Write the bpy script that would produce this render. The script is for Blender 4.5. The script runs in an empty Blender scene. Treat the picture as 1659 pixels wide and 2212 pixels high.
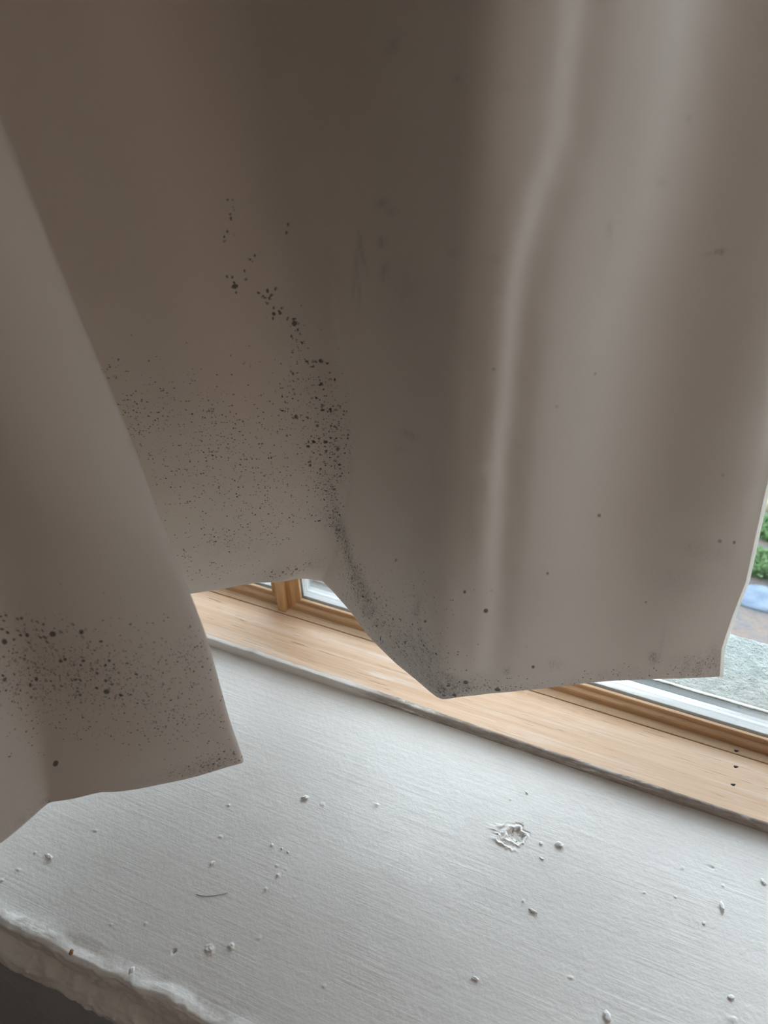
import bpy, bmesh, math, random
import numpy as np
from mathutils import Vector, Matrix, noise as mnoise

sc = bpy.context.scene
COL = sc.collection
S = 0.6            # metres per layout unit (one unit = the camera's height above the sill)
RNG = random.Random(7)

# ------------------------------------------------------------------ camera, world, lights, exposure
cam_d = bpy.data.cameras.new('camera')
cam = bpy.data.objects.new('camera', cam_d)
COL.objects.link(cam)
Rm = Matrix(((0.92567262, 0.23377256, -0.29745688),
             (0.37816014, -0.59498146, 0.70921927),
             (-0.01118533, -0.76899119, -0.63916151)))      # image right / down / forward axes in the room
cr, cd, cf = Rm.col[0], Rm.col[1], Rm.col[2]
cam.matrix_world = Matrix(((cr[0], -cd[0], -cf[0], 0), (cr[1], -cd[1], -cf[1], 0),
                           (cr[2], -cd[2], -cf[2], 1.0 * S), (0, 0, 0, 1)))
cam_d.sensor_fit = 'VERTICAL'
cam_d.sensor_height = 36.0
cam_d.sensor_width = 27.0
cam_d.lens = 1600.0 / 2212.0 * 36.0
cam_d.clip_start = 0.01
cam_d.dof.use_dof = True
cam_d.dof.focus_distance = 0.66
cam_d.dof.aperture_fstop = 7.5
sc.camera = cam

SKY = 2.75
world = bpy.data.worlds.new('overcast_sky')
sc.world = world
world.use_nodes = True
wn = world.node_tree.nodes
bg = wn['Background']
bg.inputs[0].default_value = (0.85, 0.915, 1.0, 1)
bg.inputs[1].default_value = SKY

def area(name, loc, target, sx, sy, power, colr):
    l = bpy.data.lights.new(name, 'AREA')
    l.shape = 'RECTANGLE'; l.size = sx * S; l.size_y = sy * S
    l.energy = power; l.color = colr
    o = bpy.data.objects.new(name, l); COL.objects.link(o)
    o.location = Vector(loc) * S
    o.rotation_euler = (Vector(target) - Vector(loc)).to_track_quat('-Z', 'Y').to_euler()
    return o
area('right_fill_light', (2.15, -0.62, 1.15), (-0.4, 0.6, 0.6), 1.1, 1.2, 1.9, (1.0, 0.80, 0.67))  # unseen warm fill added at the right to brighten the curtain panels
area('rear_fill_light', (1.0, -2.9, 1.7), (-0.4, 0.6, 0.6), 0.8, 0.8, 0.40, (1.0, 0.55, 0.36))  # unseen reddish fill added at the rear to warm the curtain and sill

sc.view_settings.view_transform = 'Standard'
sc.view_settings.look = 'None'
sc.view_settings.gamma = 1.0
sc.view_settings.use_curve_mapping = False
sc.view_settings.exposure = 1.15
sc.cycles.max_bounces = 16
sc.cycles.diffuse_bounces = 8
sc.cycles.transparent_max_bounces = 24

# ------------------------------------------------------------------ helpers
def link(name, me, mat=None, parent=None, smooth=False):
    o = bpy.data.objects.new(name, me)
    COL.objects.link(o)
    if mat is not None:
        me.materials.append(mat)
    if parent is not None:
        o.parent = parent
    if smooth:
        me.polygons.foreach_set('use_smooth', [True] * len(me.polygons))
    return o

def mesh(name, verts, faces, mat=None, parent=None, smooth=False):
    me = bpy.data.meshes.new(name)
    v = np.asarray(verts, dtype=float) * S
    me.from_pydata(v.tolist(), [], faces)
    bm = bmesh.new(); bm.from_mesh(me)
    bmesh.ops.recalc_face_normals(bm, faces=bm.faces)
    bm.to_mesh(me); bm.free()
    return link(name, me, mat, parent, smooth)

def grid_mesh(name, P, mat=None, parent=None, smooth=True, uv=None, flip=False):
    """P: (rows, cols, 3) in layout units"""
    nr, nc = P.shape[:2]
    me = bpy.data.meshes.new(name)
    idx = np.arange(nr * nc).reshape(nr, nc)
    q = np.stack([idx[:-1, :-1], idx[:-1, 1:], idx[1:, 1:], idx[1:, :-1]], -1).reshape(-1, 4)
    if flip:
        q = q[:, ::-1]
    me.vertices.add(nr * nc)
    me.vertices.foreach_set('co', (P.reshape(-1, 3) * S).astype(np.float32).ravel())
    nf = len(q)
    me.loops.add(nf * 4)
    me.loops.foreach_set('vertex_index', q.ravel().astype(np.int32))
    me.polygons.add(nf)
    me.polygons.foreach_set('loop_start', np.arange(0, nf * 4, 4, dtype=np.int32))
    if uv is not None:
        ul = me.uv_layers.new(name='cloth')
        ul.data.foreach_set('uv', uv.reshape(-1, 2)[q.ravel()].astype(np.float32).ravel())
    me.update(calc_edges=True)
    me.validate()
    return link(name, me, mat, parent, smooth)

def boxes_mesh(name, boxes, mat=None, parent=None, bevel=0.0):
    bm = bmesh.new()
    for (x0, x1, y0, y1, z0, z1) in boxes:
        vs = [bm.verts.new((x * S, y * S, z * S)) for x in (x0, x1) for y in (y0, y1) for z in (z0, z1)]
        for f in ((0, 1, 3, 2), (4, 6, 7, 5), (0, 4, 5, 1), (2, 3, 7, 6), (0, 2, 6, 4), (1, 5, 7, 3)):
            bm.faces.new([vs[i] for i in f])
    bmesh.ops.recalc_face_normals(bm, faces=bm.faces)
    if bevel:
        bmesh.ops.bevel(bm, geom=bm.edges[:], offset=bevel * S, segments=2, affect='EDGES', profile=0.5)
    me = bpy.data.meshes.new(name)
    bm.to_mesh(me); bm.free()
    return link(name, me, mat, parent)

def extrude_x(name, prof, x0, x1, mat=None, parent=None, smooth=False):
    n = len(prof)
    v = [(x0, y, z) for y, z in prof] + [(x1, y, z) for y, z in prof]
    f = [(i, (i + 1) % n, n + (i + 1) % n, n + i) for i in range(n)]
    f += [tuple(range(n))[::-1], tuple(range(n, 2 * n))]
    return mesh(name, v, f, mat, parent, smooth)

def ring_side(name, prof, rect, side, mat, parent):
    """one mitred member of a rectangular frame; prof = (inset, y) outline, rect = x0,x1,z0,z1"""
    x0, x1, z0, z1 = rect
    def corner(k, d):
        return {0: (x0 + d, z0 + d), 1: (x1 - d, z0 + d), 2: (x1 - d, z1 - d), 3: (x0 + d, z1 - d)}[k]
    a, b = side, (side + 1) % 4
    n = len(prof); v = []
    for k in (a, b):
        for d, y in prof:
            x, z = corner(k, d); v.append((x, y, z))
    f = [(i, (i + 1) % n, n + (i + 1) % n, n + i) for i in range(n)]
    f += [tuple(range(n))[::-1], tuple(range(n, 2 * n))]
    return mesh(name, v, f, mat, parent)

def empty(name, loc, parent=None):
    o = bpy.data.objects.new(name, None)
    o.empty_display_size = 0.02
    COL.objects.link(o)
    if parent:
        o.parent = parent
    o.location = Vector(loc) * S if parent is None else (0, 0, 0)
    return o

def tag(o, label=None, cat=None, group=None, kind=None):
    if label: o['label'] = label
    if cat: o['category'] = cat
    if group: o['group'] = group
    if kind: o['kind'] = kind
    return o

# ------------------------------------------------------------------ node material helpers
class NT:
    def __init__(self, name):
        self.m = bpy.data.materials.new(name)
        self.m.use_nodes = True
        self.t = self.m.node_tree
        self.b = self.t.nodes['Principled BSDF']
        self.out = self.t.nodes['Material Output']
    def n(self, typ, **kw):
        nd = self.t.nodes.new(typ)
        for k, v in kw.items():
            setattr(nd, k, v)
        return nd
    def l(self, a, b):
        self.t.links.new(a, b)
    def obj(self, scale=(1, 1, 1), rot=(0, 0, 0), loc=(0, 0, 0), uv=False):
        if uv:
            tc = self.n('ShaderNodeUVMap'); o = tc.outputs[0]
        else:
            tc = self.n('ShaderNodeTexCoord'); o = tc.outputs['Object']
        mp = self.n('ShaderNodeMapping')
        mp.inputs['Scale'].default_value = scale
        mp.inputs['Rotation'].default_value = rot
        mp.inputs['Location'].default_value = loc
        self.l(o, mp.inputs[0])
        return mp.outputs[0]
    def noise(self, vec, scale, detail=3, rough=0.5, dist=0.0):
        nd = self.n('ShaderNodeTexNoise')
        nd.inputs['Scale'].default_value = scale
        nd.inputs['Detail'].default_value = detail
        nd.inputs['Roughness'].default_value = rough
        nd.inputs['Distortion'].default_value = dist
        self.l(vec, nd.inputs['Vector'])
        return nd.outputs['Fac']
    def ramp(self, fac, pts):
        r = self.n('ShaderNodeValToRGB')
        e = r.color_ramp.elements
        while len(e) < len(pts):
            e.new(0.5)
        for el, (p, c) in zip(e, pts):
            el.position = p
            el.color = (c, c, c, 1) if not isinstance(c, tuple) else (*c, 1)
        self.l(fac, r.inputs[0])
        return r.outputs[0]
    def math(self, op, a, b=None, c=None, clamp=False):
        nd = self.n('ShaderNodeMath', operation=op, use_clamp=clamp)
        for i, v in enumerate((a, b, c)):
            if v is None: continue
            if hasattr(v, 'links') or hasattr(v, 'is_linked'):
                self.l(v, nd.inputs[i])
            else:
                nd.inputs[i].default_value = v
        return nd.outputs[0]
    def mix(self, fac, a, b, blend='MIX'):
        nd = self.n('ShaderNodeMix', data_type='RGBA', blend_type=blend)
        ins = [nd.inputs['Factor'] if False else nd.inputs[0], nd.inputs[6], nd.inputs[7]]
        for sck, v in zip(ins, (fac, a, b)):
            if hasattr(v, 'is_linked'):
                self.l(v, sck)
            else:
                sck.default_value = v if not isinstance(v, tuple) else (*v, 1)
        return nd.outputs[2]
    def bump(self, h, strength, dist, prev=None):
        nd = self.n('ShaderNodeBump')
        nd.inputs['Strength'].default_value = strength
        nd.inputs['Distance'].default_value = dist
        self.l(h, nd.inputs['Height'])
        if prev is not None:
            self.l(prev, nd.inputs['Normal'])
        return nd.outputs[0]
    def base(self, v):
        if hasattr(v, 'is_linked'): self.l(v, self.b.inputs['Base Color'])
        else: self.b.inputs['Base Color'].default_value = (*v, 1)
    def rough(self, v):
        if hasattr(v, 'is_linked'): self.l(v, self.b.inputs['Roughness'])
        else: self.b.inputs['Roughness'].default_value = v
    def normal(self, v):
        self.l(v, self.b.inputs['Normal'])

def plain(name, col, rough=0.6, metal=0.0, bump=None):
    t = NT(name); t.base(col); t.rough(rough); t.b.inputs['Metallic'].default_value = metal
    if bump:
        t.normal(t.bump(t.noise(t.obj(), bump[0], 4, 0.6), bump[1], bump[2]))
    return t.m

def m_paint_sill():
    t = NT('brushed_white_paint')
    o1 = t.obj((2.2, 120, 20), (0, 0, math.radians(-3)))
    o2 = t.obj((3.5, 60, 20), (0, 0, math.radians(5)))
    o3 = t.obj((1, 1, 1))
    s1 = t.noise(o1, 4, 6, 0.6, 0.15)
    s2 = t.noise(o2, 4, 3, 0.5, 0.3)
    blob = t.noise(o3, 14, 2)
    blobm = t.ramp(blob, [(0.38, 0.05), (0.66, 1.0)])
    h = t.math('ADD', t.math('MULTIPLY', s1, blobm), t.math('MULTIPLY', s2, 0.7))
    n1 = t.bump(h, 0.34, 0.0010)
    n2 = t.bump(t.noise(o3, 260, 3, 0.6), 0.35, 0.0009, n1)
    n3 = t.bump(t.noise(o3, 45, 2), 0.3, 0.002, n2)
    t.normal(n3)
    dirt = t.ramp(t.noise(o3, 26, 5, 0.65), [(0.55, 0.0), (0.80, 1.0)])
    t.base(t.mix(t.math('MULTIPLY', dirt, 0.16), (0.80, 0.785, 0.75), (0.50, 0.47, 0.42)))
    t.rough(0.38)
    return t.m

def m_wood(name, light=(0.66, 0.43, 0.25), dark=(0.45, 0.25, 0.12), white=0.25, rough=0.42, sc_=(1, 1, 1), pores=True, ax=0):
    t = NT(name)
    def stretch(a, b):
        s = [b, b, b]; s[ax] = a
        return tuple(s)
    o1 = t.obj(stretch(1.2, 22))
    o2 = t.obj(stretch(2.5, 90))
    g1 = t.noise(o1, 3.0, 4, 0.55, 0.6)
    g2 = t.noise(o2, 4.0, 4, 0.6, 0.2)
    f = t.math('ADD', t.math('MULTIPLY', g1, 0.7), t.math('MULTIPLY', g2, 0.3))
    c = t.mix(t.ramp(f, [(0.36, 0.0), (0.64, 1.0)]), dark, light)
    if pores:
        p = t.noise(t.obj(stretch(9, 330)), 3.0, 2, 0.5)
        c = t.mix(t.math('MULTIPLY', t.ramp(p, [(0.66, 0.0), (0.70, 1.0)]), 0.60), c, (0.16, 0.09, 0.05))
    if white:
        w = t.noise(t.obj(stretch(3, 70)), 3.0, 5, 0.7, 0.4)
        w2 = t.noise(t.obj(), 9.0, 3)
        wm = t.math('MULTIPLY', t.ramp(w, [(0.50, 0.0), (0.70, 1.0)]), t.ramp(w2, [(0.40, 0.15), (0.65, 1.0)]))
        c = t.mix(t.math('MULTIPLY', wm, white * 2), c, (0.74, 0.66, 0.58))
    t.base(c)
    t.rough(rough)
    t.normal(t.bump(g2, 0.25, 0.0006))
    return t.m

def m_wood_front():
    t = NT('worn_painted_wood_edge')
    n = t.noise(t.obj((3, 20, 30)), 5, 5, 0.7, 0.5)
    n2 = t.noise(t.obj((14, 60, 60)), 5, 4, 0.7, 0.5)
    base = t.mix(t.ramp(n2, [(0.40, 0.0), (0.62, 1.0)]), (0.30, 0.25, 0.21), (0.43, 0.38, 0.34))
    c = t.mix(t.ramp(n, [(0.53, 0.0), (0.60, 1.0)]), base, (0.66, 0.63, 0.60))
    # the left stretch still carries its white paint
    sx = t.n('ShaderNodeSeparateXYZ'); t.l(t.obj(), sx.inputs[0])
    xx = t.math('ADD', sx.outputs[0], t.math('MULTIPLY', n, 0.05))
    left = t.ramp(t.math('MULTIPLY_ADD', xx, -8.0, -1.2), [(0.0, 0.0), (0.25, 1.0)])
    c = t.mix(left, c, (0.72, 0.69, 0.65))
    t.base(c); t.rough(0.55)
    t.normal(t.bump(n2, 0.4, 0.001))
    return t.m

def m_glass():
    t = NT('window_glass')
    tr = t.n('ShaderNodeBsdfTransparent'); tr.inputs[0].default_value = (0.972, 0.985, 0.985, 1)
    gl = t.n('ShaderNodeBsdfGlossy'); gl.inputs['Roughness'].default_value = 0.02
    fr = t.n('ShaderNodeFresnel'); fr.inputs[0].default_value = 1.3
    mx = t.n('ShaderNodeMixShader')
    t.l(t.math('MULTIPLY', fr.outputs[0], 0.6), mx.inputs[0]); t.l(tr.outputs[0], mx.inputs[1]); t.l(gl.outputs[0], mx.inputs[2])
    t.l(mx.outputs[0], t.out.inputs[0])
    return t.m

def m_spacer():
    t = NT('perforated_spacer_metal')
    sx = t.n('ShaderNodeSeparateXYZ'); t.l(t.obj(), sx.inputs[0])
    X, Y = sx.outputs[0], sx.outputs[1]
    pitch = 0.0025 * S
    fx = t.math('SUBTRACT', t.math('FRACT', t.math('DIVIDE', X, pitch)), 0.5)
    dx = t.math('MULTIPLY', fx, pitch)
    dy = t.math('SUBTRACT', Y, 0.8042 * S)
    dd = t.math('SQRT', t.math('ADD', t.math('POWER', dx, 2), t.math('POWER', dy, 2)))
    dot = t.math('LESS_THAN', dd, 0.00062 * S)
    line = t.math('LESS_THAN', t.math('ABSOLUTE', t.math('SUBTRACT', Y, 0.8063 * S)), 0.00032 * S)
    mk = t.math('MAXIMUM', dot, line)
    t.base(t.mix(mk, (0.88, 0.92, 0.92), (0.04, 0.09, 0.13)))
    t.rough(0.4)
    return t.m

def m_cloth():
    t = NT('mouldy_curtain_lining')
    uv = t.obj(uv=True)
    def att(n):
        a = t.n('ShaderNodeAttribute'); a.attribute_name = n
        return a.outputs['Fac']
    def dots(cell, dens, rmax, seed, soft, stretch=(1, 1, 1)):
        mp = t.n('ShaderNodeMapping'); mp.inputs['Location'].default_value = (seed, seed * .7, 0)
        mp.inputs['Scale'].default_value = stretch
        t.l(uv, mp.inputs[0])
        nz = t.n('ShaderNodeTexNoise'); nz.inputs['Scale'].default_value = 1.3 / cell; nz.inputs['Detail'].default_value = 2
        t.l(mp.outputs[0], nz.inputs['Vector'])
        vm = t.n('ShaderNodeVectorMath', operation='MULTIPLY_ADD')
        t.l(nz.outputs['Color'], vm.inputs[0]); vm.inputs[1].default_value = (cell * .9,) * 3
        t.l(mp.outputs[0], vm.inputs[2])
        v = t.n('ShaderNodeTexVoronoi', feature='F1', voronoi_dimensions='2D')
        v.inputs['Scale'].default_value = 1.0 / cell
        t.l(vm.outputs[0], v.inputs['Vector'])
        sp = t.n('ShaderNodeSeparateColor'); t.l(v.outputs['Color'], sp.inputs[0])
        on = t.math('LESS_THAN', sp.outputs[0], t.math('MINIMUM', dens, 0.9))
        r = t.math('MULTIPLY', t.math('POWER', sp.outputs[1], 2.0), rmax)
        r = t.math('ADD', r, 0.12)
        inside = t.math('DIVIDE', t.math('SUBTRACT', r, v.outputs['Distance']), soft, clamp=True)
        op = t.math('MULTIPLY_ADD', sp.outputs[2], 0.6, 0.4)
        return t.math('MULTIPLY', t.math('MULTIPLY', inside, on), op)
    coarse = dots(0.0062, att('mould_coarse'), 0.36, 0.0, 0.16)
    fine = dots(0.0030, att('mould_fine'), 0.42, 3.1, 0.22)
    sv = t.obj((1.0, 0.45, 1.0), uv=True)
    smear_n = t.math('MULTIPLY', t.ramp(t.noise(sv, 90, 3, 0.6), [(0.35, 0.35), (0.65, 1.0)]), t.ramp(t.noise(sv, 420, 3, 0.6), [(0.40, 0.30), (0.62, 1.25)]))
    smear = t.math('MULTIPLY', att('mould_smear'), smear_n, clamp=True)
    mold = t.math('MAXIMUM', t.math('MULTIPLY', coarse, 0.92), t.math('MULTIPLY', fine, 0.92))
    mold = t.math('MAXIMUM', mold, t.math('MULTIPLY', t.ramp(att('mould_dot'), [(0.30, 0.0), (0.62, 1.0)]), 0.80))
    tone = t.noise(uv, 5, 3, 0.6)
    c = t.mix(tone, (0.71, 0.645, 0.575), (0.74, 0.68, 0.625))
    c = t.mix(t.math('MULTIPLY', smear, 0.85), c, (0.17, 0.17, 0.18))
    c = t.mix(mold, c, (0.018, 0.018, 0.020))
    t.base(c)
    t.rough(0.85)
    t.b.inputs['Sheen Weight'].default_value = 0.1
    weave = t.noise(t.obj((60, 700, 1), (0, 0, 0.12), uv=True), 1.0, 2)
    n1 = t.bump(weave, 0.12, 0.0006)
    t.normal(t.bump(t.noise(uv, 900, 2), 0.12, 0.0004, n1))
    tl = t.n('ShaderNodeBsdfTranslucent')
    t.l(c, tl.inputs[0])
    mx = t.n('ShaderNodeMixShader'); mx.inputs[0].default_value = CLOTH_T
    t.l(t.b.outputs[0], mx.inputs[1]); t.l(tl.outputs[0], mx.inputs[2])
    t.l(mx.outputs[0], t.out.inputs[0])
    return t.m
CLOTH_T = 0.05

def m_stone():
    t = NT('rough_render')
    o = t.obj()
    v = t.noise(o, 90, 5, 0.65)
    t.base(t.mix(t.ramp(v, [(0.35, 0.0), (0.65, 1.0)]), (0.23, 0.265, 0.25), (0.36, 0.39, 0.37)))
    t.rough(0.9)
    t.normal(t.bump(t.noise(o, 330, 3, 0.55), 1.0, 0.007))
    return t.m

def m_ground():
    t = NT('wet_earth_and_gravel')
    o = t.obj()
    a = t.noise(o, 5, 5, 0.6); b = t.noise(o, 30, 4, 0.7)
    c = t.mix(t.ramp(a, [(0.40, 0.0), (0.60, 1.0)]), (0.085, 0.080, 0.082), (0.145, 0.110, 0.092))
    c = t.mix(t.ramp(b, [(0.50, 0.0), (0.66, 1.0)]), c, (0.075, 0.088, 0.11))
    t.base(c); t.rough(0.7)
    t.normal(t.bump(b, 0.8, 0.02))
    return t.m

def m_wall(name, col, sc_=60, st=0.4):
    t = NT(name)
    o = t.obj()
    t.base(col); t.rough(0.75)
    t.normal(t.bump(t.noise(o, sc_, 5, 0.65), st, 0.004))
    return t.m

M_SILL = m_paint_sill()
M_WOOD = m_wood('pine_board', light=(0.72, 0.52, 0.36), dark=(0.59, 0.38, 0.23), white=0.42)
M_SASH = m_wood('varnished_pine', (0.56, 0.36, 0.20), (0.44, 0.26, 0.13), 0.0, 0.35)
M_SASHV = m_wood('varnished_pine_upright', (0.56, 0.34, 0.16), (0.46, 0.25, 0.10), 0.0, 0.35, ax=2)
M_STRIP = m_wood('pale_pine_strip', (0.62, 0.45, 0.30), (0.52, 0.35, 0.20), 0.2)
M_FRONT = m_wood_front()
M_GLASS = m_glass()
M_SPACER = m_spacer()
M_ALU = plain('pale_grey_glazing_bead', (0.55, 0.58, 0.62), 0.35, 0.3)
M_GASKET = plain('dark_teal_gasket', (0.012, 0.028, 0.033), 0.8, bump=(90, 0.3, 0.001))
M_GASKET.node_tree.nodes['Principled BSDF'].inputs['Specular IOR Level'].default_value = 0.1
M_CAULK = plain('white_sealant', (0.72, 0.76, 0.75), 0.5, bump=(120, 0.4, 0.002))
M_DARK = plain('dark_nail_hole', (0.03, 0.022, 0.02), 0.8)
M_WALL = m_wall('cream_plaster', (0.44, 0.40, 0.36))
M_REVEAL = m_wall('white_plaster', (0.55, 0.52, 0.48))
M_STONE = m_stone()
M_CRUMB = plain('paint_crumb_white', (0.80, 0.79, 0.77), 0.6, bump=(500, 0.5, 0.001))

# ------------------------------------------------------------------ structure: room shell
GY = 0.7602          # gap between the wooden board and the frame
ZB = 0.0197          # top of the wooden board
OX0, OX1 = -1.5, 1.25
tag(boxes_mesh('floor', [(-2.6, 2.2, -3.6, 0.16, -1.5, -1.4)], plain('grey_carpet', (0.20, 0.19, 0.18), 0.95, bump=(200, 0.5, 0.004))), kind='structure')
tag(boxes_mesh('ceiling', [(-2.6, 2.2, -3.6, 0.16, 2.4, 2.5)], M_REVEAL), kind='structure')
tag(boxes_mesh('wall_left', [(-2.7, -2.6, -3.6, 0.95, -1.5, 2.5)], M_WALL), kind='structure')
tag(boxes_mesh('wall_right', [(2.2, 2.3, -3.6, 0.95, -1.5, 2.5)], M_WALL), kind='structure')
tag(boxes_mesh('wall_back', [(-2.7, 2.3, -3.7, -3.6, -1.5, 2.5)], M_WALL), kind='structure')
tag(boxes_mesh('wall_front', [(-2.6, OX0, 0.15, 0.95, -1.5, 2.5), (OX1, 2.2, 0.15, 0.95, -1.5, 2.5),
                              (OX0, OX1, 0.15, 0.95, 2.0, 2.5), (OX0, OX1, 0.164, 0.86, -1.5, -0.075)],
               m_wall('rough_painted_wall', (0.42, 0.43, 0.43), 45, 1.0)), kind='structure')

# white painted sill board: top surface with its damage, then the wavy moulded front edge
def fbm(x, y, z, sc_, oct_=4):
    return mnoise.fractal(Vector((x * sc_, y * sc_, z * sc_)), 1.0, 2.0, oct_, noise_basis='PERLIN_ORIGINAL')

CRATER = (-0.0310, 0.5290)
#PITS_BEGIN
PITS = [(-0.3853, 0.2277, 0.0031, -0.004),
        (-0.3461, 0.2458, 0.0076, 0.0018),
        (-0.323, 0.2591, 0.0041, 0.004),
        (-0.3183, 0.3687, 0.0022, 0.0014),
        (-0.3104, 0.3593, 0.0033, 0.0014),
        (-0.3049, 0.3687, 0.0019, 0.0012),
        (-0.3173, 0.3365, 0.0026, 0.0014),
        (-0.2777, 0.3405, 0.0018, 0.0014),
        (-0.4104, 0.3749, 0.0027, 0.0018),
        (-0.576, 0.3169, 0.0019, 0.0014),
        (-0.4237, 0.4186, 0.002, 0.0014),
        (-0.3007, 0.4703, 0.004, 0.001),
        (-0.2258, 0.4996, 0.0024, 0.0016),
        (-0.6484, 0.2147, 0.0033, 0.0022),
        (-0.637, 0.2337, 0.0019, 0.0016),
        (-0.6338, 0.2599, 0.0019, 0.0014),
        (-0.1254, 0.5606, 0.002, 0.0016),
        (-0.052, 0.5769, 0.002, 0.0014),
        (0.1854, 0.5674, 0.0029, 0.0014),
        (0.2369, 0.6177, 0.0019, 0.0014),
        (0.2218, 0.5827, 0.0026, -0.0016),
        (0.2361, 0.5639, 0.0022, 0.0018),
        (0.2312, 0.5588, 0.0018, 0.0016),
        (0.1421, 0.5165, 0.0022, 0.0014),
        (0.1805, 0.5258, 0.0018, 0.0014),
        (-0.0008, 0.4477, 0.0018, 0.0014),
        (0.0732, 0.3823, 0.003, 0.0012),
        (0.257, 0.4095, 0.0038, 0.0016),
        (-0.4777, 0.2239, 0.0018, 0.0012),
        (-0.4377, 0.2418, 0.0021, 0.0012),
        (-0.2957, 0.2815, 0.0035, 0.0008),
        (-0.1207, 0.4285, 0.0022, 0.001),
        (-0.1971, 0.2635, 0.0023, 0.001)]
#PITS_END
def axis_pts(a, b, step, fine):
    pts = []; x = a
    while x < b:
        pts.append(x)
        st = step
        for c, r, fs in fine:
            if abs(x - c) < r: st = min(st, fs)
        x += st
    pts.append(b)
    return np.array(pts)
def build_sill():
    fx = [(CRATER[0], .030, .0007)] + [(p[0], p[2] * 2, .0012) for p in PITS]
    fy = [(CRATER[1], .024, .0007)] + [(p[1], p[2] * 2, .0012) for p in PITS]
    xs = axis_pts(OX0, OX1, 0.006, fx + [(-.45, .27, .0035)])
    ys = axis_pts(0.198, 0.70, 0.006, fy)
    prof = [(0, .170, -.150), (0, .158, -.128), (0, .148, -.105), (0, .143, -.088), (0, .1415, -.078), (0, .1425, -.070), (0, .146, -.063), (0, .152, -.058), (0, .158, -.054),
            (0, .163, -.048), (0, .164, -.038), (0, .1635, -.026), (0, .163, -.016), (0, .1635, -.007), (0, .166, -.0005), (0, .171, .0026), (0, .177, .0020), (0, .184, .0006)]
    prof = [(k_, y_ + .008, z_) for k_, y_, z_ in prof]
    tt = np.linspace(0, len(prof) - 1, 64)
    pa = np.array(prof)
    prof = [(0, float(np.interp(q, range(len(pa)), pa[:, 1])), float(np.interp(q, range(len(pa)), pa[:, 2]))) for q in tt]
    rows = [(y, z, 1.0) for _, y, z in prof] + [(y, 0.0, 0.0) for y in ys]
    P = np.zeros((len(rows), len(xs), 3))
    for i, (y, z, lip) in enumerate(rows):
        for j, x in enumerate(xs):
            zz = z; yy = y
            if lip:
                yy += 0.0045 * fbm(x, z * 2, 3.3, 9) + 0.0034 * fbm(x, z * 2.5, 1.3, 34)
                yy += (.0019 * fbm(x, z * 1.5, 2.2, 80, 5) + .002 * max(0, fbm(x, z * 1.5, 6.6, 30) - .15)) * (1 if z < -.006 else .25)
                zz += 0.0026 * fbm(x, y, 7.7, 30) * (1 if z > -.01 else 1.6) + 0.0022 * fbm(x, y * 2, 5.1, 9)
            else:
                zz += 0.0010 * fbm(x, y, 0.5, 5, 2)
                dx, dy = x - CRATER[0], y - CRATER[1]
                if abs(dx) < .034 and abs(dy) < .028:
                    ang = math.atan2(dy, dx)
                    rag = 1 + 0.30 * fbm(math.cos(ang), math.sin(ang), 2.0, 1.3) + .16 * fbm(x, y, 3.3, 90)
                    q = math.hypot(dx / 0.0105, dy / 0.0095) / rag
                    left = max(0, math.cos(ang + 2.5)) ** 2; top = max(0, math.cos(ang - 1.2)) ** 4
                    if q < 1.08:
                        k = min(1, (1.08 - q) / .16)
                        zz -= k * (.0040 + .0016 * fbm(x, y, 0.1, 140)) + (.003 if fbm(x, y, 8.8, 170) > .42 else 0) * k
                    g = lambda c, w: math.exp(-((q - c) / w) ** 2)
                    zz += (.0011 + .0012 * fbm(x, y, 4.0, 120)) * g(1.28, .15)
                    zz += left * (.0026 * g(2.15, .16) - .0012 * g(1.75, .22) + .0012 * fbm(x, y, 5.5, 170) * g(1.8, .5))
                    zz -= top * .0022 * g(1.75, .14)
                for (px, py, r0, hgt) in PITS:
                    d = math.hypot(x - px, y - py) / r0 * (1 + 0.5 * fbm(x, y, 9.1, 160))
                    if d < 1.2:
                        zz += hgt * max(0, 1 - d * d) ** 1.0 * (1 if hgt < 0 else (0.4 + 1.4 * abs(fbm(x, y, 6, 220))))
            P[i, j] = (x, yy, zz)
    return grid_mesh('trim_1', P, M_SILL)
sill = tag(build_sill(), 'wide white painted window sill with brush marks and a chipped crater', kind='structure')

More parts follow.
